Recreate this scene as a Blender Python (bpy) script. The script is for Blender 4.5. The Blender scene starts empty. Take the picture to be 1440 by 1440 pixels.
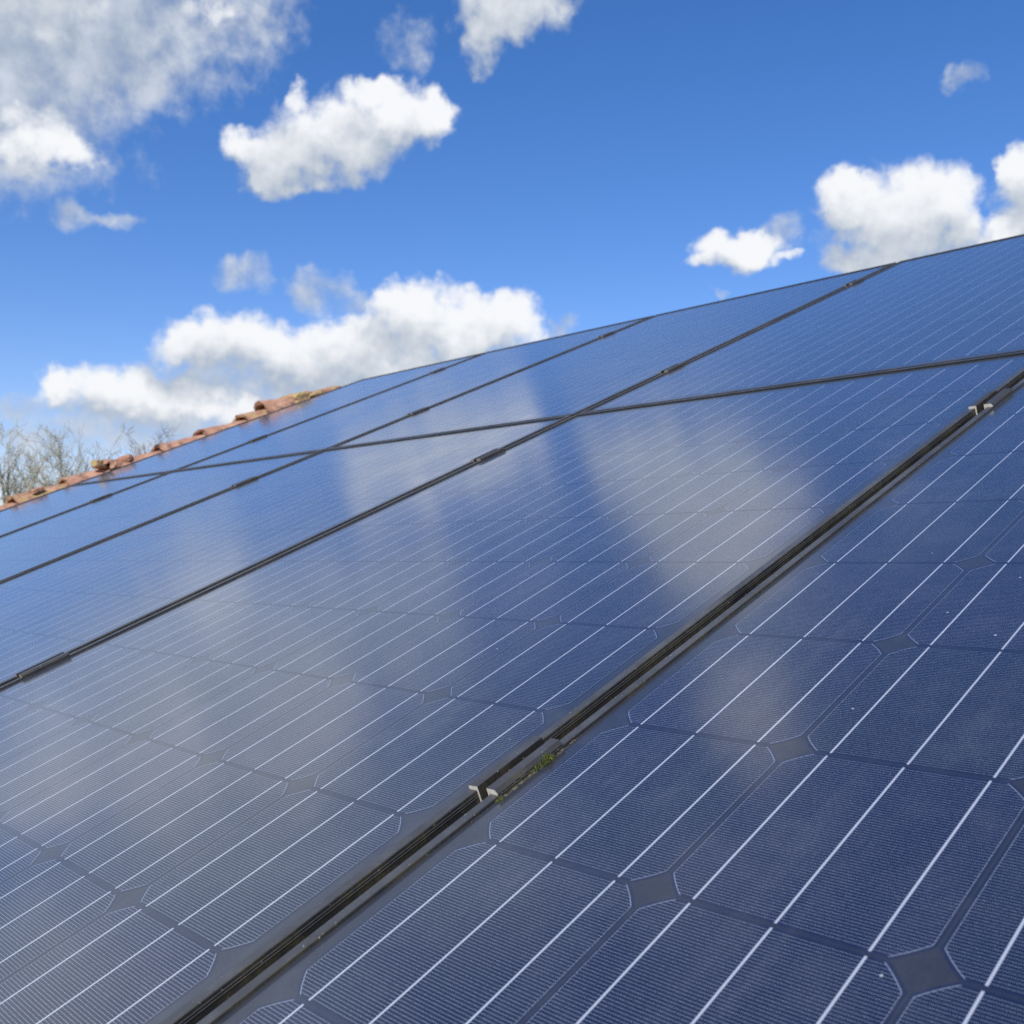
import bpy, bmesh, math, random
from mathutils import Vector, Matrix, Euler

random.seed(7)
S = bpy.context.scene
COL = S.collection
R = math.radians

# ----------------------------------------------------------------- camera, sky, sun, exposure
PITCH = R(23.0)                                   # slope of the roof
ROOF_ORIGIN = Vector((0.0, 0.0, 3.2))
ROOF = Matrix.Rotation(PITCH, 4, 'X')
SUN_AZ, SUN_EL = R(150.0), R(38.0)                # azimuth clockwise from +Y (up the slope, north)


def roof_point(x, y, z=0.0):
    return ROOF_ORIGIN + (ROOF.to_3x3() @ Vector((x, y, z)))


cam_data = bpy.data.cameras.new("camera")
cam = bpy.data.objects.new("camera", cam_data)
COL.objects.link(cam)
cam_data.sensor_width = 36.0
cam_data.lens = 36.48
cam_data.clip_start = 0.02
cam_data.clip_end = 20000.0
cam_data.dof.use_dof = True
cam_data.dof.focus_distance = 0.95
cam_data.dof.aperture_fstop = 15.0
CAM_AXES = Matrix(((0.6818, 0.0333, 0.7307), (0.6738, 0.3604, -0.6451), (-0.2848, 0.9322, 0.2233)))
rot = (ROOF.to_3x3() @ CAM_AXES).to_quaternion()
cam.rotation_mode = 'QUATERNION'
cam.rotation_quaternion = rot
cam.location = roof_point(0.543, -0.3649, 0.355)
S.camera = cam

S.view_settings.view_transform = 'Standard'
S.view_settings.look = 'None'
S.view_settings.exposure = 0.0
S.view_settings.gamma = 1.0
S.view_settings.use_curve_mapping = False

S.render.engine = 'CYCLES'
S.cycles.use_denoising = False

sun_data = bpy.data.lights.new("sun", 'SUN')
sun_data.energy = 4.2
sun_data.angle = R(0.55)
sun_data.color = (1.0, 0.955, 0.88)
sun = bpy.data.objects.new("sun", sun_data)
COL.objects.link(sun)
sun_dir = Vector((math.sin(SUN_AZ) * math.cos(SUN_EL), math.cos(SUN_AZ) * math.cos(SUN_EL), math.sin(SUN_EL)))
sun.rotation_euler = (-sun_dir).to_track_quat('-Z', 'Y').to_euler()

# Clouds as soft ellipses on the sky: azimuth, elevation, half width, half height, tilt (all degrees), strength
SOLID_CLOUDS = [
    (-56.54, 22.33, 3.89, 2.27, 3.41, 1.0), (-58.85, 21.32, 2.76, 2.0, 4.1, 1.0), (-53.41, 23.35, 2.85, 1.64, 2.38, 1.0),
    (-61.43, 21.39, 1.5, 1.16, 5.04, 0.9), (-59.9, 20.03, 1.67, 1.12, 4.26, 0.9), (-59.11, 24.12, 0.77, 0.73, 4.62, 0.35),
    (-55.31, 24.51, 1.65, 1.0, 3.2, 0.9), (-52.15, 23.57, 1.67, 1.23, 1.94, 0.95), (-46.96, 28.45, 2.89, 1.75, 0.03, 0.95),
    (-48.25, 27.06, 1.61, 1.63, 0.55, 0.75), (-45.23, 31.69, 4.43, 2.7, -0.75, 1.0), (-44.1, 34.58, 5.24, 2.68, -1.31, 1.05),
    (-47.25, 29.24, 3.62, 1.88, 0.15, 0.9), (-72.41, 20.28, 3.89, 1.35, 8.79, 0.5), (-69.91, 20.56, 1.78, 0.79, 7.96, 0.55),
    (-71.86, 24.79, 3.02, 1.22, 10.02, 0.2), (-63.46, 27.29, 2.23, 0.93, 6.9, 0.15), (-62.48, 11.64, 3.39, 1.7, 3.18, 1.0),
    (-64.59, 11.0, 1.87, 1.25, 3.45, 0.95), (-58.92, 11.06, 3.49, 1.65, 2.33, 1.0), (-54.89, 11.43, 3.57, 1.9, 1.59, 1.0),
    (-52.76, 13.45, 2.51, 1.66, 1.36, 0.95), (-50.19, 12.67, 3.32, 1.98, 0.74, 1.0), (-47.62, 12.69, 2.53, 1.67, 0.19, 0.95),
    (-53.33, 10.4, 6.62, 1.3, 1.17, 0.95), (-70.68, 8.69, 1.33, 1.14, 3.81, 1.0), (-67.79, 8.47, 3.87, 1.38, 3.21, 1.0),
    (-64.98, 8.4, 2.86, 1.33, 2.74, 0.95), (-62.06, 7.85, 2.21, 0.83, 2.14, 0.8), (-26.28, 17.6, 3.33, 2.54, -6.15, 1.0),
    (-28.39, 18.34, 1.8, 1.79, -5.68, 1.0), (-24.11, 17.43, 1.97, 1.76, -6.81, 1.0), (-27.0, 15.87, 2.82, 1.4, -5.4, 0.95),
    (-21.58, 16.03, 2.03, 1.07, -7.12, 1.0), (-20.21, 18.49, 1.09, 1.56, -8.58, 0.95), (-19.8, 16.8, 1.91, 1.97, -8.02, 1.0),
    (-34.32, 16.33, 2.2, 1.23, -3.42, 1.0), (-35.92, 15.8, 1.3, 0.58, -2.88, 0.8), (-31.96, 15.86, 1.04, 0.47, -3.98, 0.5),
    (-45, 35.0, 4.2, 3.4, 0, 1.05), (-43, 33, 3.5, 2.5, 0, 0.9), (-50, 43.5, 4.0, 3.2, 0, 0.9),
    (-84, 20.5, 4.2, 3.4, 0, 1.1), (-80, 24, 4.5, 4, 0, 1.0), (-97, 27, 9, 6, 0, 0.95),
    (-74, 28.5, 5, 3.5, 0, 0.95),
]
THIN_CLOUDS = [
    (-53.24, 27.02, 1.73, 1.84, 18.92, 0.8), (-49.86, 27.94, 1.36, 1.09, 1.22, 0.7), (-72.2, 25.34, 8.0, 3.63, 10.16, 2.2),
    (-75.35, 22.61, 6.63, 4.27, 10.74, 2.1), (-72.1, 21.14, 4.32, 2.3, 8.95, 1.5), (-65.29, 26.74, 6.2, 2.33, 7.52, 1.35),
    (-61.77, 26.85, 2.83, 1.74, 6.1, 1.0), (-67.03, 23.98, 2.5, 1.92, 7.74, 0.7), (-68.36, 20.37, 0.91, 0.66, 7.32, 0.7),
    (-69.82, 24.2, 6.2, 3.76, 8.89, 0.9), (-72.38, 19.15, 2.96, 0.85, 8.4, 0.7), (-70.18, 17.35, 1.1, 0.99, -24.27, 1.35),
    (-68.64, 17.09, 1.66, 0.51, 6.41, 1.0), (-61.6, 15.1, 1.64, 0.94, 3.8, 1.1), (-57.81, 14.32, 1.76, 1.18, 2.67, 1.3),
    (-55.77, 13.81, 1.09, 0.82, 2.1, 1.0), (-57.96, 9.51, 9.08, 1.29, 1.81, 1.7), (-66.55, 7.0, 6.65, 1.03, 2.48, 1.4),
    (-72.94, 7.73, 1.92, 0.91, 3.77, 1.1), (-69.46, 6.28, 7.06, 1.08, 2.59, 1.2), (-63.15, 6.69, 4.36, 0.98, 1.97, 1.2),
    (-59.46, 8.17, 4.89, 1.22, 1.82, 1.5), (-62.07, 8.53, 2.21, 1.35, 2.32, 0.9), (-32.62, 17.05, 1.69, 1.02, 10.46, 1.2),
    (-22.78, 23.32, 0.91, 0.62, 31.66, 1.1), (-23.43, 22.86, 0.58, 0.37, 10.56, 0.9), (-44.25, 12.6, 1.11, 0.68, -0.53, 1.2),
    (-35.29, 13.97, 0.69, 0.33, -2.72, 0.7), (-21.06, 17.57, 1.17, 1.12, -7.91, 0.8), (-29.32, 16.15, 1.81, 1.27, -4.81, 0.6),
    (-66, 30, 4.5, 3.5, 0, 1.5), (-82, 31, 11, 7, 0, 1.7), (-97, 37, 14, 11, 0, 1.8),
    (-58, 32, 4, 3, 0, 0.7), (-72, 40, 9, 6, 0, 1.3), (-33, 38, 4, 3, 0, 0.55),
    (-62, 49, 8, 5, 0, 1.0),
]


class Nodes:
    """small wrapper that keeps node building readable"""

    def __init__(self, tree):
        self.t = tree
        self.n = tree.nodes
        self.l = tree.links

    def new(self, kind, **props):
        nd = self.n.new(kind)
        for k, v in props.items():
            setattr(nd, k, v)
        return nd

    def put(self, socket, value):
        if hasattr(value, 'is_linked') or isinstance(value, bpy.types.NodeSocket):
            self.l.new(value, socket)
        elif value is not None:
            socket.default_value = value

    def math(self, op, a, b=None, c=None, clamp=False):
        nd = self.new('ShaderNodeMath', operation=op, use_clamp=clamp)
        for i, v in enumerate((a, b, c)):
            if v is not None:
                self.put(nd.inputs[i], v)
        return nd.outputs[0]

    def vec(self, op, a, b=None, scale=None):
        nd = self.new('ShaderNodeVectorMath', operation=op)
        self.put(nd.inputs[0], a)
        if b is not None:
            self.put(nd.inputs[1], b)
        if scale is not None:
            self.put(nd.inputs['Scale'], scale)
        return nd.outputs['Value'] if op in ('LENGTH', 'DOT_PRODUCT') else nd.outputs[0]

    def noise(self, vec, scale, detail=4.0, rough=0.5, dim='3D', w=None, dist=0.0, color=False):
        nd = self.new('ShaderNodeTexNoise', noise_dimensions=dim)
        self.put(nd.inputs['Vector'], vec)
        if w is not None and 'W' in nd.inputs:
            self.put(nd.inputs['W'], w)
        nd.inputs['Scale'].default_value = scale
        nd.inputs['Detail'].default_value = detail
        nd.inputs['Roughness'].default_value = rough
        nd.inputs['Distortion'].default_value = dist
        return nd.outputs['Color' if color else 'Fac']

    def ramp(self, value, lo, hi, a=0.0, b=1.0, kind='SMOOTHSTEP'):
        nd = self.new('ShaderNodeMapRange', interpolation_type=kind)
        self.put(nd.inputs['Value'], value)
        for k, v in (('From Min', lo), ('From Max', hi), ('To Min', a), ('To Max', b)):
            self.put(nd.inputs[k], v)
        return nd.outputs[0]

    def mix(self, fac, a, b, blend='MIX'):
        nd = self.new('ShaderNodeMix', data_type='RGBA', blend_type=blend)
        self.put(nd.inputs[0], fac)
        self.put(nd.inputs[6], a)
        self.put(nd.inputs[7], b)
        return nd.outputs[2]

    def xyz(self, v):
        nd = self.new('ShaderNodeSeparateXYZ')
        self.put(nd.inputs[0], v)
        return nd.outputs[0], nd.outputs[1], nd.outputs[2]

    def comb(self, x, y, z=0.0):
        nd = self.new('ShaderNodeCombineXYZ')
        for i, v in enumerate((x, y, z)):
            self.put(nd.inputs[i], v)
        return nd.outputs[0]


def blob_field(name, rows):
    """node group: sky position in degrees -> how deep inside the union of soft ellipses it lies"""
    g = bpy.data.node_groups.new(name, 'ShaderNodeTree')
    g.interface.new_socket('Vector', in_out='INPUT', socket_type='NodeSocketVector')
    g.interface.new_socket('Value', in_out='OUTPUT', socket_type='NodeSocketFloat')
    N = Nodes(g)
    gi = N.new('NodeGroupInput')
    go = N.new('NodeGroupOutput')
    acc = None
    pos3 = N.vec('ADD', gi.outputs[0], (0.0, 0.0, 1.0))
    src = pos3
    for k, (az, el, ra, rb, tilt, w) in enumerate(rows):
        if acc is not None and k % 3 == 0:        # a chain, so that the shader compiler keeps few values alive at once
            nd = N.new('ShaderNodeVectorMath', operation='MULTIPLY_ADD')
            N.put(nd.inputs[0], acc)
            nd.inputs[1].default_value = (1e-9, 1e-9, 0.0)
            N.put(nd.inputs[2], pos3)
            src = nd.outputs[0]
        c, s = math.cos(R(tilt)), math.sin(R(tilt))
        qx = N.vec('DOT_PRODUCT', src, (c / ra, s / ra, -(c * az + s * el) / ra))
        qy = N.vec('DOT_PRODUCT', src, (-s / rb, c / rb, (s * az - c * el) / rb))
        val = N.math('SUBTRACT', w, N.math('MULTIPLY_ADD', qy, qy, N.math('MULTIPLY', qx, qx)))
        if acc is None:
            acc = val
        else:
            acc = N.math('SMOOTH_MAX', acc, val, 0.35)
    N.put(go.inputs[0], N.math('MAXIMUM', acc, -3.0))
    return g


def build_world():
    world = bpy.data.worlds.new("World")
    S.world = world
    world.use_nodes = True
    world.cycles.sampling_method = 'MANUAL'
    world.cycles.sample_map_resolution = 256
    t = world.node_tree
    t.nodes.clear()
    N = Nodes(t)
    out = N.new('ShaderNodeOutputWorld')
    bg = N.new('ShaderNodeBackground')
    bg.inputs['Strength'].default_value = 0.14
    N.l.new(bg.outputs[0], out.inputs['Surface'])
    sky = N.new('ShaderNodeTexSky', sky_type='NISHITA')
    sky.sun_disc = False
    sky.sun_elevation = SUN_EL
    sky.sun_rotation = SUN_AZ
    sky.altitude = 100.0
    sky.air_density = 1.0
    sky.dust_density = 0.6
    sky.ozone_density = 2.2
    grade = N.new('ShaderNodeHueSaturation')
    grade.inputs['Saturation'].default_value = 1.32
    grade.inputs['Value'].default_value = 1.0
    N.put(grade.inputs['Color'], sky.outputs[0])
    blue = N.mix(1.0, grade.outputs[0], (1.01, 0.885, 1.07, 1.0), 'MULTIPLY')

    d = N.new('ShaderNodeTexCoord').outputs['Generated']
    x, y, z = N.xyz(d)
    az = N.math('MULTIPLY', N.math('ARCTAN2', x, y), 57.29578)
    el = N.math('MULTIPLY', N.math('ARCSINE', z), 57.29578)
    pos = N.comb(az, el, 0.0)

    # ragged edges: the sky position is pushed about by noise before the ellipses are read
    w1 = N.vec('SUBTRACT', N.noise(pos, 0.22, 3, 0.55, '2D', color=True), (0.5, 0.5, 0.5))
    w2 = N.vec('SUBTRACT', N.noise(pos, 0.9, 5, 0.6, '2D', color=True), (0.5, 0.5, 0.5))
    warped = N.vec('ADD', N.vec('ADD', pos, N.vec('MULTIPLY', w1, (3.4, 2.6, 0))), N.vec('MULTIPLY', w2, (1.2, 1.1, 0)))
    fs = blob_field('cumulus_field', SOLID_CLOUDS)
    ft = blob_field('wisp_field', THIN_CLOUDS)

    def group(g, v):
        nd = N.new('ShaderNodeGroup')
        nd.node_tree = g
        N.put(nd.inputs[0], v)
        return nd.outputs[0]

    puff = N.noise(pos, 0.55, 5, 0.55, '2D')
    fine = N.noise(N.vec('ADD', pos, (31.0, 7.0, 0)), 1.7, 4, 0.6, '2D')

    def billow(p):
        v = N.new('ShaderNodeTexVoronoi', voronoi_dimensions='2D', feature='F1')
        N.put(v.inputs['Vector'], p)
        v.inputs['Scale'].default_value = 0.62
        v.inputs['Detail'].default_value = 1.0
        v.inputs['Roughness'].default_value = 0.55
        return N.math('SUBTRACT', 0.55, v.outputs['Distance'])

    bumps = billow(N.vec('ADD', pos, N.vec('MULTIPLY', w2, (0.9, 0.9, 0))))
    # far from the photographed part of the sky: scattered clouds of plain noise
    away = N.vec('LENGTH', N.vec('MULTIPLY', N.vec('SUBTRACT', pos, (-54.0, 24.0, 0)), (0.0165, 0.026, 0)))
    scatter = N.noise(N.vec('MULTIPLY', d, (1.0, 1.0, 2.2)), 2.6, 3, 0.5)
    other = N.math('SUBTRACT', N.math('MULTIPLY', N.ramp(away, 0.95, 1.3), N.math('MULTIPLY', N.math('SUBTRACT', scatter, 0.36), 6.0)), 1.0)
    solid = N.math('MAXIMUM', group(fs, warped), other)
    edge = N.math('ADD', N.math('MULTIPLY', N.math('SUBTRACT', puff, 0.5), 1.35), N.math('ADD', N.math('MULTIPLY', bumps, 0.36), N.math('MULTIPLY', N.math('SUBTRACT', fine, 0.5), 0.24)))
    dens = N.math('ADD', solid, edge)
    a_solid = N.ramp(dens, -0.5, 0.62)

    wisp_edge = N.math('ADD', N.math('MULTIPLY', N.math('SUBTRACT', puff, 0.5), 2.3), N.math('MULTIPLY', N.math('SUBTRACT', fine, 0.5), 0.6))
    wdens = N.math('ADD', N.math('SUBTRACT', group(ft, warped), 0.35), wisp_edge)
    a_thin = N.math('MULTIPLY', N.ramp(wdens, -0.55, 1.55), 0.92)

    # light: brighter where the cloud thins towards the sun (above), greyer at the base and in thick parts
    up = N.math('MAXIMUM', group(fs, N.vec('ADD', warped, (0.5, 1.7, 0))), other)
    shade = N.math('SUBTRACT', dens, N.math('ADD', up, N.math('MULTIPLY', edge, 0.25)))
    relief = N.math('MULTIPLY', N.math('SUBTRACT', N.noise(N.vec('ADD', pos, (0.15, -0.35, 0)), 0.55, 5, 0.57, '2D'), puff), 0.75)
    lit = N.ramp(N.math('SUBTRACT', N.math('MULTIPLY', shade, 0.8), relief), -1.0, 1.2)
    white = (6.5 * 1.02, 6.5 * 1.04, 6.5 * 1.07, 1)
    grey = (6.5 * 0.44, 6.5 * 0.52, 6.5 * 0.635, 1)
    body = N.mix(lit, grey, white)
    veil = N.mix(N.ramp(N.math('SUBTRACT', N.math('ADD', puff, N.math('MULTIPLY', fine, 0.12)), N.math('MULTIPLY', a_thin, 0.12)), 0.22, 0.80), (6.5 * 0.43, 6.5 * 0.51, 6.5 * 0.64, 1), (6.5 * 0.72, 6.5 * 0.78, 6.5 * 0.87, 1))
    c1 = N.mix(a_thin, blue, veil)
    c2 = N.mix(a_solid, c1, body)
    N.put(bg.inputs['Color'], c2)


build_world()


# ----------------------------------------------------------------- materials
MATS = {}


def material(name):
    m = bpy.data.materials.new(name)
    m.use_nodes = True
    N = Nodes(m.node_tree)
    N.n.clear()
    out = N.new('ShaderNodeOutputMaterial')
    b = N.new('ShaderNodeBsdfPrincipled')
    N.l.new(b.outputs[0], out.inputs['Surface'])
    MATS[name] = m
    return m, N, b


def rgb(r, g, b):
    return (r, g, b, 1.0)


def glass_skin(N, b):
    """the rolled solar glass over everything in a panel: a clear coat with a faint film of dust and rain marks"""
    geo = N.new('ShaderNodeNewGeometry').outputs['Position']
    film = N.noise(geo, 5.0, 5, 0.6)
    grain = N.noise(geo, 260.0, 2, 0.6)
    N.put(b.inputs['Coat Weight'], 1.0)
    N.put(b.inputs['Coat IOR'], 1.62)
    N.put(b.inputs['Coat Roughness'], N.math('ADD', N.ramp(film, 0.3, 0.7, 0.09, 0.14), N.math('MULTIPLY', grain, 0.03)))
    b.inputs['Specular IOR Level'].default_value = 0.0
    b.inputs['Roughness'].default_value = 0.6
    # a thin layer of dust, most visible at a glancing angle
    b.inputs['Sheen Weight'].default_value = 0.16
    b.inputs['Sheen Roughness'].default_value = 0.35
    b.inputs['Sheen Tint'].default_value = (0.85, 0.92, 1.0, 1.0)
    # dust specks and dried droplets
    v = N.new('ShaderNodeTexVoronoi', feature='F1')
    N.put(v.inputs['Vector'], geo)
    v.inputs['Scale'].default_value = 62.0
    size = N.math('MULTIPLY', N.xyz(v.outputs['Color'])[0], 0.075)
    pick = N.math('GREATER_THAN', N.xyz(v.outputs['Color'])[1], 0.93)
    speck = N.math('MULTIPLY', N.math('LESS_THAN', v.outputs['Distance'], size), pick)
    v2 = N.new('ShaderNodeTexVoronoi', feature='F1')
    N.put(v2.inputs['Vector'], N.vec('ADD', geo, N.vec('SCALE', N.vec('SUBTRACT', N.noise(geo, 60.0, 2, 0.5, color=True), (0.5, 0.5, 0.5)), scale=0.02)))
    v2.inputs['Scale'].default_value = 9.0
    big = N.math('MULTIPLY', N.math('LESS_THAN', v2.outputs['Distance'], 0.028), N.math('GREATER_THAN', N.xyz(v2.outputs['Color'])[1], 0.86))
    dust = N.math('MULTIPLY', N.ramp(N.noise(geo, 17.0, 6, 0.7), 0.42, 0.8), 0.035)
    run = N.noise(N.vec('MULTIPLY', geo, (38.0, 1.6, 1.6)), 1.0, 4, 0.6)
    dust = N.math('ADD', dust, N.math('MULTIPLY', N.ramp(run, 0.5, 0.78), 0.028))
    return N.math('MAXIMUM', N.math('MULTIPLY', speck, 0.6), N.math('MAXIMUM', N.math('MULTIPLY', big, 0.30), dust))


def make_cell_material():
    m, N, b = material('silicon_cell_under_glass')
    uv = N.new('ShaderNodeUVMap', uv_map='cell')
    x, y, _ = N.xyz(uv.outputs[0])                 # millimetres from the cell's centre
    ax, ay = N.math('ABSOLUTE', x), N.math('ABSOLUTE', y)
    rad = N.vec('LENGTH', N.comb(x, y))
    inner = N.math('MINIMUM', N.math('SUBTRACT', 76.6, ax), N.math('SUBTRACT', 98.4, rad))   # distance inside the printed area
    inside = N.math('MULTIPLY', N.math('GREATER_THAN', inner, 0.0), N.math('LESS_THAN', ay, 76.7))
    # fingers: fine printed silver lines across the cell
    pitch = 2.35
    ph = N.math('ABSOLUTE', N.math('SUBTRACT', N.math('FRACT', N.math('ADD', N.math('DIVIDE', y, pitch), 100.5)), 0.5))
    wob = N.noise(N.vec('MULTIPLY', uv.outputs[0], (0.35, 1.7, 1.0)), 1.0, 2, 0.6)
    width = N.math('DIVIDE', N.ramp(wob, 0.3, 0.75, 0.15, 0.28), 2 * pitch)
    finger = N.math('MULTIPLY', N.math('LESS_THAN', ph, width), inside)
    # the line printed round the rounded corners and along the edges
    arc = N.math('MULTIPLY', N.math('LESS_THAN', N.math('ABSOLUTE', N.math('SUBTRACT', rad, 98.4)), 0.2),
                 N.math('MULTIPLY', N.math('LESS_THAN', ax, 76.7), N.math('LESS_THAN', ay, 76.9)))
    rim = N.math('MULTIPLY', N.math('LESS_THAN', N.math('ABSOLUTE', N.math('SUBTRACT', ax, 76.6)), 0.16),
                 N.math('LESS_THAN', rad, 98.4))
    rim = N.math('MULTIPLY', rim, N.ramp(N.noise(N.vec('MULTIPLY', uv.outputs[0], (0.0, 0.9, 0.0)), 1.0, 2, 0.5), 0.4, 0.6, 0.05, 0.8))
    silver = N.math('MAXIMUM', finger, N.math('MAXIMUM', arc, rim))
    # three soldered ribbons
    rnd = N.new('ShaderNodeObjectInfo').outputs['Random']
    at = N.new('ShaderNodeAttribute', attribute_name='tone')
    tone = N.math('FRACT', N.math('ADD', rnd, at.outputs['Fac']))
    x = N.math('ADD', x, N.math('MULTIPLY_ADD', tone, 0.7, -0.35))      # ribbons are soldered a little off, cell by cell
    xm = N.math('ABSOLUTE', N.math('SUBTRACT', N.math('FRACT', N.math('ADD', N.math('DIVIDE', x, 52.0), 10.5)), 0.5))
    edge = N.math('MULTIPLY', N.math('SUBTRACT', N.noise(N.vec('MULTIPLY', uv.outputs[0], (0.02, 0.55, 0.0)), 1.0, 3, 0.7), 0.5), 0.006)
    ribbon = N.math('MULTIPLY', N.math('LESS_THAN', xm, N.math('ADD', 0.0142, edge)), N.math('LESS_THAN', ay, 77.2))
    cell = N.mix(tone, rgb(0.0062, 0.0130, 0.034), rgb(0.0088, 0.0120, 0.046))
    cell = N.mix(N.math('MULTIPLY', N.noise(uv.outputs[0], 0.035, 3, 0.6), 0.6), cell, rgb(0.010, 0.0155, 0.037))
    printed = N.math('MULTIPLY', N.ramp(inner, -0.6, 0.2), N.ramp(ay, 76.6, 77.4, 1.0, 0.0))
    cell = N.mix(printed, rgb(0.0165, 0.0225, 0.052), cell)       # the bare margin round the print is paler
    c = N.mix(silver, cell, rgb(0.72, 0.77, 0.86))
    c = N.mix(ribbon, c, N.mix(N.noise(N.vec('MULTIPLY', uv.outputs[0], (0.0, 0.12, 0.0)), 1.0, 3, 0.6), rgb(0.80, 0.84, 0.92), rgb(0.95, 0.97, 1.0)))
    dust = glass_skin(N, b)
    c = N.mix(dust, c, rgb(0.57, 0.60, 0.63))
    N.put(b.inputs['Base Color'], c)
    metal = N.math('MAXIMUM', silver, ribbon)
    sheen = N.math('MULTIPLY_ADD', ribbon, -0.12, 0.74)
    N.put(b.inputs['Metallic'], N.math('MULTIPLY', N.math('MULTIPLY', metal, sheen), N.math('SUBTRACT', 1.0, dust)))
    N.put(b.inputs['Roughness'], N.math('MULTIPLY_ADD', metal, 0.10, 0.24))
    b.inputs['Specular IOR Level'].default_value = 0.38
    b.inputs['Specular Tint'].default_value = rgb(0.66, 0.78, 1.0)
    return m


def make_backsheet_material():
    m, N, b = material('dark_backsheet_under_glass')
    dust = glass_skin(N, b)
    N.put(b.inputs['Base Color'], N.mix(dust, rgb(0.029, 0.033, 0.046), rgb(0.57, 0.60, 0.63)))
    b.inputs['Specular IOR Level'].default_value = 0.34
    b.inputs['Roughness'].default_value = 0.26
    b.inputs['Specular Tint'].default_value = rgb(0.68, 0.78, 1.0)
    return m


def make_frame_material(name, base, dirt_and_sky, rough):
    m, N, b = material(name)
    geo = N.new('ShaderNodeNewGeometry')
    p = geo.outputs['Position']
    n = N.noise(p, 24.0, 6, 0.65)
    f = N.noise(N.vec('MULTIPLY', p, (1.0, 1.0, 1.0)), 190.0, 4, 0.7)
    nz = N.xyz(geo.outputs['Normal'])
    side = N.ramp(nz[0], 0.3, 0.8)                  # algae grows on the side walls facing east
    algae = N.math('MULTIPLY', N.math('MULTIPLY', side, N.ramp(n, 0.36, 0.62)), N.ramp(f, 0.3, 0.62))
    film = N.math('MULTIPLY', N.ramp(N.noise(p, 9.0, 5, 0.7), 0.35, 0.75), 0.55)
    top = N.ramp(nz[2], 0.5, 0.85)                 # upward faces are painted paler for the sky they mirror, besides some dirt
    c = N.mix(N.math('MULTIPLY', N.math('ADD', film, 0.35), N.math('MULTIPLY_ADD', top, 0.85, 0.15)), base, dirt_and_sky)
    c = N.mix(N.math('MULTIPLY', algae, 0.6), c, rgb(0.065, 0.058, 0.030))
    chip = N.math('GREATER_THAN', N.noise(p, 420.0, 2, 0.5), 0.735)
    c = N.mix(N.math('MULTIPLY', chip, 0.6), c, rgb(0.42, 0.42, 0.38))
    N.put(b.inputs['Base Color'], c)
    N.put(b.inputs['Roughness'], N.ramp(n, 0.3, 0.7, rough - 0.08, rough + 0.15))
    b.inputs['Specular IOR Level'].default_value = 0.5
    bump = N.new('ShaderNodeBump')
    bump.inputs['Strength'].default_value = 0.25
    bump.inputs['Distance'].default_value = 0.0006
    N.put(bump.inputs['Height'], f)
    N.put(b.inputs['Normal'], bump.outputs[0])
    return m


def make_plain(name, a, c2, scale, rough, metal=0.0, detail=5, bump=0.0, lo=0.35, hi=0.65):
    m, N, b = material(name)
    p = N.new('ShaderNodeNewGeometry').outputs['Position']
    n = N.noise(p, scale, detail, 0.62)
    N.put(b.inputs['Base Color'], N.mix(N.ramp(n, lo, hi), a, c2))
    b.inputs['Roughness'].default_value = rough
    b.inputs['Metallic'].default_value = metal
    if bump:
        bp = N.new('ShaderNodeBump')
        bp.inputs['Strength'].default_value = 0.6
        bp.inputs['Distance'].default_value = bump
        N.put(bp.inputs['Height'], n)
        N.put(b.inputs['Normal'], bp.outputs[0])
    return m


def make_tile_material(name, lichen):
    m, N, b = material(name)
    p = N.new('ShaderNodeNewGeometry').outputs['Position']
    tone = N.new('ShaderNodeObjectInfo').outputs['Random']
    n = N.noise(p, 16.0, 6, 0.65)
    clay = N.mix(N.ramp(n, 0.35, 0.65), rgb(0.33, 0.165, 0.105), rgb(0.52, 0.30, 0.205))
    clay = N.mix(N.math('MULTIPLY', tone, 0.5), clay, rgb(0.42, 0.24, 0.16))
    soot = N.ramp(N.noise(N.vec('ADD', p, (3.0, 1.0, 0.0)), 11.0, 6, 0.7), 0.52, 0.66)
    c = N.mix(N.math('MULTIPLY', soot, 0.75), clay, rgb(0.055, 0.045, 0.035))
    spot = N.ramp(N.noise(N.vec('ADD', p, (9.0, 4.0, 2.0)), 26.0, 5, 0.7), 0.66 - lichen, 0.74 - lichen)
    c = N.mix(spot, c, N.mix(N.noise(p, 60.0, 3, 0.6), rgb(0.42, 0.27, 0.035), rgb(0.38, 0.34, 0.22)))
    N.put(b.inputs['Base Color'], c)
    b.inputs['Roughness'].default_value = 0.85
    bp = N.new('ShaderNodeBump')
    bp.inputs['Strength'].default_value = 0.7
    bp.inputs['Distance'].default_value = 0.006
    N.put(bp.inputs['Height'], N.noise(p, 70.0, 5, 0.7))
    N.put(b.inputs['Normal'], bp.outputs[0])
    return m


cell_mat = make_cell_material()
sheet_mat = make_backsheet_material()
frame_mat = make_frame_material('black_anodised_frame', rgb(0.014, 0.015, 0.017), rgb(0.10, 0.105, 0.115), 0.40)
clamp_mat = make_frame_material('black_anodised_clamp', rgb(0.016, 0.016, 0.018), rgb(0.085, 0.085, 0.092), 0.42)
alu_mat = make_plain('raw_cut_aluminium', rgb(0.62, 0.59, 0.50), rgb(0.78, 0.75, 0.67), 300.0, 0.55, 0.15)
far_alu_mat = make_plain('darker_cut_aluminium', rgb(0.22, 0.21, 0.18), rgb(0.40, 0.38, 0.33), 300.0, 0.6, 0.15)  # darker copy of the cut aluminium, for the ends of farther clamps
rail_mat = make_plain('mill_aluminium', rgb(0.45, 0.45, 0.45), rgb(0.6, 0.6, 0.6), 40.0, 0.4, 0.9)
steel_mat = make_plain('stainless_steel', rgb(0.4, 0.4, 0.4), rgb(0.5, 0.5, 0.5), 60.0, 0.35, 0.9)
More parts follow.
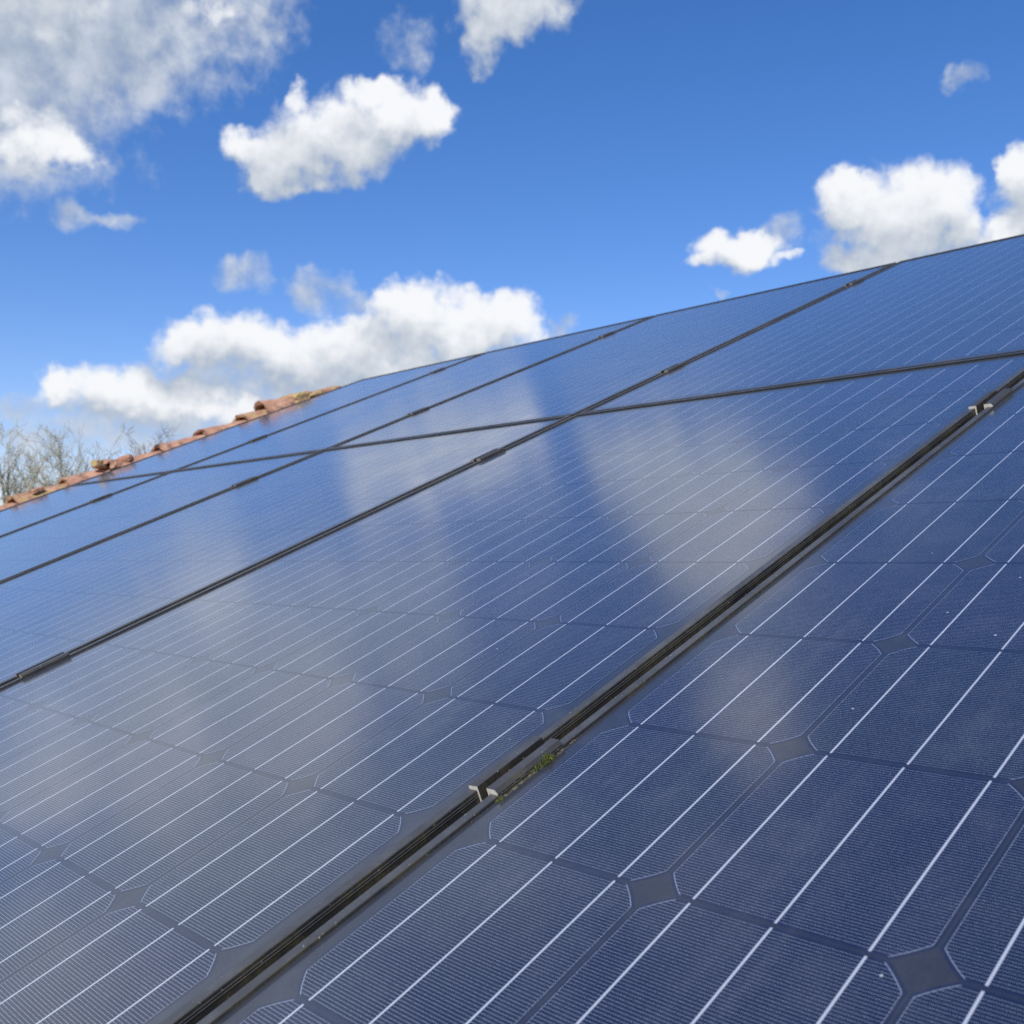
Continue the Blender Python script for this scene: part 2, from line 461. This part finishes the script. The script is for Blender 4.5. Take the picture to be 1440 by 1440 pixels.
moss_mat = make_plain('moss_green', rgb(0.03, 0.05, 0.010), rgb(0.12, 0.14, 0.03), 400.0, 0.9)
grit_mat = make_plain('dry_grit', rgb(0.035, 0.033, 0.028), rgb(0.11, 0.10, 0.075), 300.0, 0.9)
tile_mat = make_tile_material('clay_tile', 0.0)
mortar_mat = make_tile_material('lichen_crusted_mortar', 0.22)
lichen_tile_mat = make_tile_material('lichen_clay_tile', 0.16)
bark_mat = make_plain('grey_green_bark', rgb(0.16, 0.155, 0.11), rgb(0.30, 0.285, 0.22), 9.0, 0.9)
twig_mat = make_plain('pale_twig', rgb(0.33, 0.31, 0.23), rgb(0.46, 0.43, 0.34), 5.0, 0.9)
brown_twig_mat = make_plain('brown_twig', rgb(0.20, 0.16, 0.13), rgb(0.30, 0.25, 0.21), 5.0, 0.9)
wall_mat = make_plain('cream_render', rgb(0.55, 0.51, 0.43), rgb(0.64, 0.60, 0.52), 3.0, 0.9, 0.0, 8, 0.003)
grass_mat = make_plain('meadow_grass', rgb(0.045, 0.085, 0.018), rgb(0.10, 0.12, 0.035), 0.6, 0.95, 0.0, 10)
plate_mat = make_plain('weathered_lead', rgb(0.10, 0.10, 0.11), rgb(0.18, 0.18, 0.19), 8.0, 0.6)


# ----------------------------------------------------------------- mesh helpers
def link(name, verts, faces, mats, parent=None, face_mats=None, smooth=False, uv=None, tone=None):
    me = bpy.data.meshes.new(name)
    me.from_pydata([tuple(v) for v in verts], [], faces)
    for m in (mats if isinstance(mats, (list, tuple)) else [mats]):
        me.materials.append(m)
    if face_mats:
        me.polygons.foreach_set('material_index', face_mats)
    if smooth:
        me.polygons.foreach_set('use_smooth', [True] * len(me.polygons))
    if uv is not None:
        lay = me.uv_layers.new(name='cell')
        for poly in me.polygons:
            for li in poly.loop_indices:
                lay.data[li].uv = uv[me.loops[li].vertex_index]
    if tone is not None:
        at = me.attributes.new('tone', 'FLOAT', 'POINT')
        at.data.foreach_set('value', tone)
    me.update()
    o = bpy.data.objects.new(name, me)
    COL.objects.link(o)
    o.parent = parent
    return o


class Shape:
    def __init__(self):
        self.v, self.f, self.m = [], [], []

    def add(self, verts, faces, mat=0):
        k = len(self.v)
        self.v += [Vector(p) for p in verts]
        for q in faces:
            self.f.append([i + k for i in q])
            self.m.append(mat)

    def box(self, x0, x1, y0, y1, z0, z1, mat=0, bev=0.0):
        if bev <= 0:
            self.add([(x, y, z) for z in (z0, z1) for y in (y0, y1) for x in (x0, x1)],
                     [(0, 2, 3, 1), (4, 5, 7, 6), (0, 1, 5, 4), (2, 6, 7, 3), (0, 4, 6, 2), (1, 3, 7, 5)], mat)
            return
        bm = bmesh.new()
        bmesh.ops.create_cube(bm, size=1.0)
        for v in bm.verts:
            v.co = Vector(((x0 + x1) / 2 + v.co.x * (x1 - x0), (y0 + y1) / 2 + v.co.y * (y1 - y0), (z0 + z1) / 2 + v.co.z * (z1 - z0)))
        bmesh.ops.bevel(bm, geom=list(bm.edges), offset=bev, segments=2, affect='EDGES', profile=0.6)
        self.addbm(bm, mat)

    def addbm(self, bm, mat=0):
        bm.verts.index_update()
        self.add([v.co.copy() for v in bm.verts], [[v.index for v in f.verts] for f in bm.faces], mat)
        bm.free()

    def extrude(self, prof, y0, y1, mat=0, cap=0):
        """closed profile of (x, z) drawn along y; the two ends get their own material"""
        n = len(prof)
        self.add([(x, y0, z) for x, z in prof] + [(x, y1, z) for x, z in prof],
                 [(i, (i + 1) % n, n + (i + 1) % n, n + i) for i in range(n)], mat)
        self.add([(x, y0, z) for x, z in prof], [list(range(n))[::-1]], cap)
        self.add([(x, y1, z) for x, z in prof], [list(range(n))], cap)

    def tube(self, pts, radii, sides=6, mat=0):
        k = len(self.v)
        n = len(pts)
        pts = [Vector(p) for p in pts]
        d = (pts[1] - pts[0]).normalized()
        u = d.orthogonal().normalized()
        for i in range(n):
            if 0 < i < n - 1:
                d = (pts[i + 1] - pts[i - 1]).normalized()
            elif i == n - 1:
                d = (pts[i] - pts[i - 1]).normalized()
            u = (u - d * u.dot(d)).normalized()
            w = d.cross(u)
            for s in range(sides):
                a = 2 * math.pi * s / sides
                self.v.append(pts[i] + (u * math.cos(a) + w * math.sin(a)) * radii[i])
        for i in range(n - 1):
            for s in range(sides):
                s2 = (s + 1) % sides
                self.f.append([k + i * sides + s, k + i * sides + s2, k + (i + 1) * sides + s2, k + (i + 1) * sides + s])
                self.m.append(mat)

    def build(self, name, mats, parent=None, smooth=False, fix=False):
        o = link(name, self.v, self.f, mats, parent, self.m, smooth)
        if fix:
            bm = bmesh.new()
            bm.from_mesh(o.data)
            bmesh.ops.recalc_face_normals(bm, faces=bm.faces)
            bm.to_mesh(o.data)
            bm.free()
        return o


def tag(o, label, category, group=None):
    o['label'] = label
    o['category'] = category
    if group:
        o['group'] = group
    return o


def empty(name, label, category, loc, rot=(0, 0, 0), group=None):
    o = bpy.data.objects.new(name, None)
    COL.objects.link(o)
    o.location = loc
    o.rotation_euler = rot
    o.empty_display_size = 0.2
    return tag(o, label, category, group)


def copy_tree(src, parent=None):
    c = src.copy()
    COL.objects.link(c)
    if parent is not None:
        c.parent = parent
    for ch in list(src.children):
        copy_tree(ch, c)
    return c


SLOPE = (PITCH, 0.0, 0.0)

# ----------------------------------------------------------------- ground
NG = 48
gv, gf = [], []
for i in range(NG):
    a = 2 * math.pi * i / NG
    gv.append((4000 * math.cos(a), 4000 * math.sin(a), 0.0))
gf.append(list(range(NG)))
ground = link('ground', gv, gf, grass_mat)
ground['kind'] = 'structure'

# ----------------------------------------------------------------- house under the panels
EAVES_Y, RIDGE_Y = -0.62, 3.22
ROOF_X0, ROOF_X1 = -4.27, 3.4
TILE_Z = -0.125
house = empty('house', 'low house whose clay tiled roof carries the rows of solar panels', 'house', (0, 0, 0))

def roof_mesh():
    sh = Shape()
    course, wave = 0.29, 0.24
    step = wave / 8
    nx = int((ROOF_X1 - ROOF_X0) / step)
    ridge = roof_point(0, RIDGE_Y, TILE_Z)
    for side in (1, -1):
        rows = int((RIDGE_Y - EAVES_Y) / course) + 1
        for r in range(rows):
            y0 = EAVES_Y + r * course
            y1 = min(y0 + course + 0.03, RIDGE_Y + 0.02)
            verts = []
            for j, (y, lift) in enumerate(((y0, 0.004), (y0, 0.022), (y1, 0.0))):
                for i in range(nx + 1):
                    x = ROOF_X0 + i * step
                    z = TILE_Z + lift + 0.022 * math.sin(2 * math.pi * x / wave) - 0.012
                    p = roof_point(x, y, z)
                    if side < 0:
                        p.y = 2 * ridge.y - p.y
                    verts.append(p)
            faces = []
            for j in range(2):
                for i in range(nx):
                    a = j * (nx + 1) + i
                    q = [a, a + 1, a + nx + 2, a + nx + 1]
                    faces.append(q if side > 0 else q[::-1])
            sh.add(verts, faces)
    return sh

roof = roof_mesh().build('roof', tile_mat, house, smooth=False)

wl = Shape()
e0 = roof_point(0, EAVES_Y + 0.35, TILE_Z - 0.09)
rg = roof_point(0, RIDGE_Y, TILE_Z - 0.09)
yb = 2 * rg.y - e0.y
x0, x1 = ROOF_X0 + 0.1, ROOF_X1 - 0.1
wl.add([(x0, e0.y, 0), (x1, e0.y, 0), (x1, yb, 0), (x0, yb, 0), (x0, e0.y, e0.z), (x1, e0.y, e0.z), (x1, yb, e0.z), (x0, yb, e0.z),
        (x0, rg.y, rg.z), (x1, rg.y, rg.z)],
       [(0, 1, 5, 4), (2, 3, 7, 6), (1, 2, 6, 9, 5), (3, 0, 4, 8, 7), (4, 5, 9, 8), (6, 7, 8, 9)])
wl.build('wall', wall_mat, house)

def barrel_tile(length, rad, rise, thick, mat_seed, crumble=0.0):
    """half-round cap tile lying along +y, its open lower end at y = 0"""
    rng = random.Random(mat_seed)
    sh = Shape()
    na, ny = 12, 6
    verts, faces = [], []
    for shell, rr in ((0, 1.0), (1, 1.0 - thick / rad)):
        for j in range(ny + 1):
            t = j / ny
            for i in range(na + 1):
                a = math.pi * i / na
                k = rad * rr * (1.0 - 0.13 * t)
                wob = 1 + (rng.random() - 0.5) * (0.03 + crumble)
                verts.append((math.cos(a) * k * 1.05 * wob, t * length + (rng.random() - 0.5) * crumble * 0.25 * (1 if j == 0 else 0),
                              math.sin(a) * k * rise * wob - 0.030 * t))
    w = na + 1
    off = w * (ny + 1)
    for j in range(ny):
        for i in range(na):
            a = j * w + i
            faces.append((a, a + w, a + w + 1, a + 1))
            faces.append((off + a, off + a + 1, off + a + w + 1, off + a + w))
    for i in range(na):
        faces.append((i, i + 1, off + i + 1, off + i))
        a = ny * w + i
        faces.append((a, off + a, off + a + 1, a + 1))
    sh.add(verts, faces)
    return sh

def place(o, x, y, z, yaw=0.0, tilt=0.0, roll=0.0):
    o.location = roof_point(x, y, z)
    o.rotation_euler = (ROOF.to_3x3() @ Euler((tilt, roll, yaw)).to_matrix()).to_euler()
    return o

# the row of cap tiles along the verge, each lower end riding on the tile below
VX = -4.25
rng = random.Random(3)
for k in range(14):
    y = -0.56 + k * 0.237
    cap = barrel_tile(0.30, 0.105, 0.9, 0.016, 20 + k, 0.05).build('verge_tile', lichen_tile_mat if k in (7, 12) else tile_mat, roof, smooth=False)
    place(cap, VX + rng.uniform(-0.006, 0.006), y, -0.062 + rng.uniform(-0.003, 0.003), rng.uniform(-0.03, 0.03), 0.02, rng.uniform(-0.05, 0.05))
# mortar bed and broken pieces that show above the line
def lump(size, seed, flat=1.0):
    rr = random.Random(seed)
    bm = bmesh.new()
    bmesh.ops.create_icosphere(bm, subdivisions=3, radius=1.0)
    ph = [rr.uniform(0, 6.3) for _ in range(6)]
    for v in bm.verts:
        p = v.co
        k = 1 + 0.16 * math.sin(3.1 * p.x + ph[0]) + 0.13 * math.sin(4.3 * p.y + ph[1]) + 0.12 * math.sin(5.2 * p.z + ph[2]) + 0.05 * math.sin(11 * p.x + 9 * p.y + ph[3])
        q = Vector((p.x, p.y, p.z)) * k
        m = max(abs(q.x), abs(q.y), abs(q.z))
        q = q.lerp(q / max(m, 0.3) * 0.85, 0.72)
        v.co = Vector((q.x * size[0], q.y * size[1], q.z * size[2] * flat))
    sh = Shape()
    sh.addbm(bm)
    return sh

place(lump((0.024, 0.036, 0.020), 5).build('broken_tile', lichen_tile_mat, roof), -4.20, 1.50, 0.036, 0.4, -0.45)
place(barrel_tile(0.10, 0.06, 0.8, 0.014, 77, 0.12).build('broken_tile', tile_mat, roof), -4.21, 1.525, 0.004, 0.25, 0.10)
place(lump((0.035, 0.04, 0.022), 9).build('broken_tile', tile_mat, roof), -4.20, 1.625, 0.018, 0.9)
place(lump((0.025, 0.035, 0.013), 12).build('broken_tile', tile_mat, roof), -4.2, 1.20, 0.020, 0.2)
hipcap = barrel_tile(0.20, 0.10, 1.02, 0.018, 61, 0.04).build('ridge_tile', tile_mat, roof)
place(hipcap, -4.24, 2.41, -0.036, -0.12, 0.02)
place(lump((0.10, 0.085, 0.042), 21).build('mortar', mortar_mat, roof), -4.235, 2.62, 0.004, 0.2, -0.10)
place(lump((0.10, 0.14, 0.034), 25).build('mortar', mortar_mat, roof), -4.235, 2.77, -0.012, 0.1, -0.08)
# ridge caps, hidden behind the top of the panels except at the near end
ridge_p = roof_point(0, RIDGE_Y, TILE_Z)
for k in range(20):
    cap = barrel_tile(0.42, 0.12, 0.7, 0.016, 90 + k, 0.02).build('ridge_tile', tile_mat, roof)
    cap.location = (ROOF_X0 + 0.38 * k, ridge_p.y, ridge_p.z - 0.03)
    cap.rotation_euler = (0, 0, -math.pi / 2)

# ----------------------------------------------------------------- rails
for (ry, txt) in ((0.07, 'lowest aluminium rail under the near ends of the lower panels'),
                  (1.02, 'aluminium rail under the upper ends of the lower panel row'),
                  (1.68, 'aluminium rail under the lower ends of the upper panel row'),
                  (2.64, 'topmost aluminium rail under the panels next to the roof ridge')):
    sh = Shape()
    sh.extrude([(-0.02, -0.079), (0.02, -0.079), (0.02, -0.0425), (0.007, -0.0425), (0.007, -0.052), (-0.007, -0.052), (-0.007, -0.0425), (-0.02, -0.0425)], -4.06, 1.02)
    o = sh.build('mounting_rail', rail_mat)
    o.location = roof_point(0, ry, 0)
    o.rotation_euler = (ROOF.to_3x3() @ Matrix.Rotation(R(90), 3, 'Z')).to_euler()
    tag(o, txt, 'rail', 'rails the solar panels are clamped to')

# ----------------------------------------------------------------- solar panels
PW, PH, GAP, PX, PY = 0.9955, 1.6535, 0.0155, 0.1588, 0.158
PITCH_X, PITCH_Y = PW + GAP, 1.6595
LIP = 0.0085
FT = 0.0029                                        # the frame stands this far above the glass


def frame_shape():
    """hollow frame with a lip over the glass and a groove along its outer wall, mitred at the corners"""
    prof = [(0.0, FT - 0.0006), (0.0006, FT), (LIP - 0.0005, FT), (LIP, FT - 0.0005), (LIP, -0.006), (0.002, -0.006), (0.002, -0.036), (0.026, -0.036),
            (0.026, -0.0385), (0.0, -0.0385), (0.0, -0.0032), (-0.0003, -0.0030), (-0.0003, -0.0023), (0.0, -0.0021), (0.0, -0.0012), (-0.0003, -0.0010), (-0.0003, -0.0003), (0.0, -0.0001)]
    sh = Shape()
    hx, hy = PW / 2, PH / 2
    n = len(prof)
    rings = []
    for sx, sy in ((-1, -1), (1, -1), (1, 1), (-1, 1)):
        rings.append([(sx * (hx - o), sy * (hy - o), z) for o, z in prof])
    verts = [p for r in rings for p in r]
    faces = []
    for k in range(4):
        k2 = (k + 1) % 4
        for i in range(n):
            i2 = (i + 1) % n
            faces.append((k * n + i, k2 * n + i, k2 * n + i2, k * n + i2))
    sh.add(verts, faces)
    return sh


def cell_outline():
    pts = []
    h, rad = 78.65, 100.6                         # the silicon runs a little past the printed fingers
    lim = math.sqrt(rad * rad - h * h)
    a0, a1 = math.atan2(lim, h), math.atan2(h, lim)
    for q in range(4):
        for i in range(7):
            a = a0 + (a1 - a0) * i / 6 + q * math.pi / 2
            pts.append((rad * math.cos(a), rad * math.sin(a)))
    return pts


OUT = cell_outline()
cell_mesh_proto = None


def panel_base(label, cx, cy, group='solar panels on the roof'):
    root = empty('solar_panel', label, 'solar panel', roof_point(cx, cy), SLOPE, group)
    return root


frame_proto = frame_shape()
frame_me = frame_proto.build('frame', frame_mat, fix=True)
sheet_sh = Shape()
sheet_sh.add([(-PW / 2 + 0.003, -PH / 2 + 0.003, -0.00006), (PW / 2 - 0.003, -PH / 2 + 0.003, -0.00006), (PW / 2 - 0.003, PH / 2 - 0.003, -0.00006), (-PW / 2 + 0.003, PH / 2 - 0.003, -0.00006),
              (-PW / 2 + 0.003, -PH / 2 + 0.003, -0.005), (PW / 2 - 0.003, -PH / 2 + 0.003, -0.005), (PW / 2 - 0.003, PH / 2 - 0.003, -0.005), (-PW / 2 + 0.003, PH / 2 - 0.003, -0.005)],
             [(0, 1, 2, 3), (7, 6, 5, 4), (0, 4, 5, 1), (1, 5, 6, 2), (2, 6, 7, 3), (3, 7, 4, 0)])
sheet_me = sheet_sh.build('glass_sheet', sheet_mat)
cell_me = link('solar_cell', [(x / 1000, y / 1000, 0.0) for x, y in OUT], [list(range(len(OUT)))], cell_mat, None, uv=OUT)


def cell_grid():
    verts, faces, uv, tone = [], [], [], []
    rng2 = random.Random(4)
    for i in range(6):
        for j in range(10):
            cx, cy = (i - 2.5) * PX, (j - 4.5) * PY
            k = len(verts)
            verts += [(cx + x / 1000, cy + y / 1000, 0.0) for x, y in OUT]
            uv += OUT
            tone += [rng2.random()] * len(OUT)
            faces.append(list(range(k, k + len(OUT))))
    return link('cell_grid', verts, faces, cell_mat, None, uv=uv, tone=tone)


grid_me = cell_grid()


def make_panel(label, cx, cy, detailed):
    root = panel_base(label, cx, cy)
    frame_o = frame_me.copy()
    sheet_o = sheet_me.copy()
    for o in (frame_o, sheet_o):
        COL.objects.link(o)
        o.parent = root
    if detailed:
        for i in range(6):
            for j in range(10):
                c = cell_me.copy()
                COL.objects.link(c)
                c.parent = root
                c.location = ((i - 2.5) * PX, (j - 4.5) * PY, 0.0)
                c.rotation_euler = (0, 0, 0)
    else:
        g = grid_me.copy()
        COL.objects.link(g)
        g.parent = root
    return root


AX = -0.021 + 0.4975                              # centre of the nearest column of panels
Y_SEAM = 1.2963
Y_LOW = Y_SEAM - 0.0030 - PH / 2
Y_UP = Y_SEAM + 0.0030 + PH / 2
LOWER = ['nearest solar panel, lower row, filling the bottom right corner with bold white ribbons',
         'second solar panel of the lower row, just beyond the gap with the mossy clamp',
         'middle solar panel of the lower row, third from the camera',
         'fourth solar panel of the lower row, second from the tiled roof verge',
         'lower row solar panel farthest from the camera, beside the tiled verge']
UPPER = ['upper row solar panel above the nearest one, its edge hidden at the right',
         'large upper row solar panel at the right, topmost and nearest under the right cloud',
         'upper row solar panel third from the camera, left of the big right one',
         'narrow looking upper row solar panel, second from the tiled verge',
         'upper row solar panel farthest away, its corner beside the yellow lichen tiles']
for k in range(5):
    make_panel(LOWER[k], AX - k * PITCH_X, Y_LOW, k < 2)
for k in range(5):
    make_panel(UPPER[k], AX - k * PITCH_X, Y_UP, k == 1)
for o in (frame_me, sheet_me, cell_me, grid_me):
    bpy.data.objects.remove(o)

# ----------------------------------------------------------------- mid clamps in the gaps
G = GAP / 2
def clamp_parts(root, ends):
    t = 0.0020
    top = FT
    w = G - 0.0007
    prof = [(-w - 0.0080, top), (-w, top), (-w, -0.030), (w, -0.030), (w, top), (w + 0.0085, top), (w + 0.0095, top + 0.0012), (w + 0.0068, top + t + 0.0022),
            (w - t * 0.9, top + t + 0.0022), (w - t, top + t + 0.0012), (w - t, -0.030 + t), (-w + t, -0.030 + t), (-w + t, top + t + 0.0012), (-w + t * 0.9, top + t + 0.0016), (-w - 0.0072, top + t + 0.0010), (-w - 0.0083, top + t)]
    sh = Shape()
    sh.extrude(prof, 0.0, 0.072, 0, 1)
    sh.build('channel', [clamp_mat, ends], root, fix=True)
    b = Shape()
    hexa = [(0.0052 * math.cos(R(60 * i + 12)), 0.036 + 0.0052 * math.sin(R(60 * i + 12))) for i in range(6)]
    z0, z1 = -0.0273, -0.020
    b.add([(x, y, z0) for x, y in hexa] + [(x, y, z1) for x, y in hexa], [[0, 1, 2, 3, 4, 5][::-1], [6, 7, 8, 9, 10, 11]] + [(i, (i + 1) % 6, 6 + (i + 1) % 6, 6 + i) for i in range(6)])
    b.build('bolt', steel_mat, root)

protos = {}
CL = {
    (0, 0): 'black clamp with bright cut ends, in the near gap beside the moss',
    (0, 1): 'black clamp with bright cut ends, far up the near gap at the right edge',
    (1, 0): 'black clamp at the left edge of the picture in the second gap',
    (1, 1): 'small clamp in the second gap, a little below the cross seam',
    (1, 2): 'small clamp in the second gap, just above the cross seam',
    (1, 3): 'small clamp in the second gap, near the top edge under the right cloud',
    (2, 1): 'small clamp in the third gap, below the cross seam',
    (2, 2): 'small clamp in the third gap, above the cross seam over the cloud reflection',
    (2, 3): 'tiny clamp in the third gap, near the top edge of the panels',
    (3, 1): 'tiny clamp in the farthest gap, below the cross seam near the bare trees',
    (3, 2): 'tiny clamp in the farthest gap, above the cross seam',
    (3, 3): 'tiny clamp in the farthest gap, near the top edge of the panels',
}
CY = (0.034, 0.978, 1.632, 2.60)
for (k, r), txt in CL.items():
    far = k > 0
    if far not in protos:
        root = empty('mid_clamp', txt, 'clamp', (0, 0, 0), SLOPE, 'clamps in the gaps between the solar panels')
        clamp_parts(root, far_alu_mat if far else alu_mat)
        protos[far] = root
    else:
        root = copy_tree(protos[far])
        root['label'] = txt
    root.location = roof_point(-0.029 - k * PITCH_X, CY[r], 0.0)

# ----------------------------------------------------------------- moss tuft and grit beside the nearest clamp
rng = random.Random(11)
sh = Shape()
EDGE = AX - PW / 2                                # left edge of the nearest panel
base_x = EDGE + LIP + 0.001
def blade(sh, x, y, z, s, mat=0):
    a = rng.uniform(0, 6.28)
    d = Vector((math.cos(a), math.sin(a), 0)) * s * 0.25
    lean = Vector((rng.uniform(-0.6, 0.6), rng.uniform(-0.6, 0.6), rng.uniform(0.5, 1.0))) * s
    p = Vector((x, y, z))
    sh.add([p - d, p + d, p + lean + d * 0.6, p + lean * 1.15 - d * 0.3], [(0, 1, 2, 3)], mat)
for cx, cy, rx, ry, h, n in ((base_x, 0.086, 0.0042, 0.0075, 0.0060, 640), (base_x - 0.001, 0.074, 0.0026, 0.0060, 0.0034, 260),
                             (base_x - 0.002, 0.060, 0.0012, 0.005, 0.0015, 40), (base_x + 0.0005, 0.033, 0.0025, 0.004, 0.0022, 60)):
    for _ in range(n):
        a, q = rng.uniform(0, 6.28), math.sqrt(rng.random())
        x, y = cx + math.cos(a) * q * rx, cy + math.sin(a) * q * ry
        blade(sh, x, y, 0.0002 + rng.random() * h * (1 - q * q), 0.0016)
moss = sh.build('moss_tuft', moss_mat)
moss.location = roof_point(0, 0, 0)
moss.rotation_euler = SLOPE
tag(moss, 'small green moss tuft grown against the frame beside the near clamp', 'moss')

sh = Shape()
for _ in range(280):
    y = rng.choice([rng.uniform(0.03, 0.125), rng.uniform(0.03, 0.09), rng.gauss(0.06, 0.02)])
    x = EDGE + LIP + rng.choice([rng.uniform(-0.0010, 0.0030), rng.gauss(0.0014, 0.0008)])
    z = FT if x < EDGE + LIP else 0.0003
    s = rng.uniform(0.0003, 0.0011)
    a = rng.uniform(0, 6.28)
    sh.add([(x + s * math.cos(a + t), y + s * 1.6 * math.sin(a + t), z) for t in (0, 1.57, 3.14, 4.71)] + [(x, y, z + s * 0.9)], [(0, 1, 4), (1, 2, 4), (2, 3, 4), (3, 0, 4)])
grit = sh.build('grit', grit_mat)
grit.location = roof_point(0, 0, 0)
grit.rotation_euler = SLOPE
grit['kind'] = 'stuff'
tag(grit, 'dark dirt and grit collected along the frame edge at the near clamp', 'dirt')

# ----------------------------------------------------------------- bare trees beyond the verge
CAMP = cam.location.copy()

def sky_place(az, dist):
    a = R(az)
    return Vector((CAMP.x + math.sin(a) * dist, CAMP.y + math.cos(a) * dist, 0.0))

def bare_tree(label, az, dist, fork_h, top_h, spread, limbs, seed, twig, group='bare trees beyond the roof verge', trunk_r=0.11):
    rr = random.Random(seed)
    root = empty('bare_tree', label, 'tree', sky_place(az, dist), (0, 0, rr.uniform(0, 6.28)), group)
    tr = Shape()
    pts = [Vector((0, 0, -0.1))]
    for i in range(1, 7):
        pts.append(Vector((rr.gauss(0, 0.03) * i, rr.gauss(0, 0.03) * i, fork_h * i / 6)))
    tr.tube(pts, [trunk_r * (1.25 - 0.09 * i) for i in range(7)], 9)
    tr.build('trunk', bark_mat, root, smooth=True)
    tw = Shape()

    def grow(p, d, length, r, depth):
        n = 6
        path, rad = [p.copy()], [r]
        q = p.copy()
        dd = d.copy()
        for i in range(n):
            dd = (dd + Vector((rr.gauss(0, 0.13), rr.gauss(0, 0.13), rr.gauss(0.05, 0.09)))).normalized()
            q = q + dd * (length / n)
            path.append(q.copy())
            rad.append(max(r * (1 - 0.75 * (i + 1) / n), 0.003))
        tw.tube(path, rad, 5 if depth < 2 else 4)
        if depth >= 4:
            return
        count = (7, 6, 4, 3)[min(depth, 3)]
        for _ in range(count):
            t = rr.uniform(0.18, 0.97)
            k = min(int(t * n), n - 1)
            s = path[k].lerp(path[k + 1], t * n - k)
            ax = Vector((rr.gauss(0, 1), rr.gauss(0, 1), rr.gauss(0, 0.35)))
            side = (ax - dd * ax.dot(dd)).normalized()
            nd = (dd * rr.uniform(0.6, 1.0) + side * rr.uniform(0.45, 0.95)).normalized()
            grow(s, nd, length * rr.uniform(0.38, 0.62), max(rad[k] * 0.5, 0.0035), depth + 1)

    for i in range(limbs):
        a = 2 * math.pi * i / limbs + rr.uniform(-0.4, 0.4)
        lean = rr.uniform(0.1, 1.0) * spread
        d = Vector((math.cos(a) * lean, math.sin(a) * lean, 1.0)).normalized()
        grow(pts[-1 - (i % 2)], d, (top_h - fork_h) * rr.uniform(0.75, 1.05) * (1.0 if lean < 0.7 else 0.85), trunk_r * rr.uniform(0.28, 0.45), 1 if i else 0)
    tw.build('branches', twig, root, smooth=True)
    return root

bare_tree('bare tree with fanned pale green twigs at the left picture edge', -72.2, 17.0, 3.85, 5.1, 1.3, 12, 5, twig_mat, trunk_r=0.08)
bare_tree('bare tree of upright pale twigs right of the leftmost one, behind the broken tile', -69.6, 19.0, 4.0, 5.5, 1.0, 11, 9, twig_mat, trunk_r=0.08)
bare_tree('small darker brown bare tree showing over the verge below the low cloud', -66.3, 24.0, 4.6, 5.9, 0.8, 9, 14, brown_twig_mat, trunk_r=0.09)
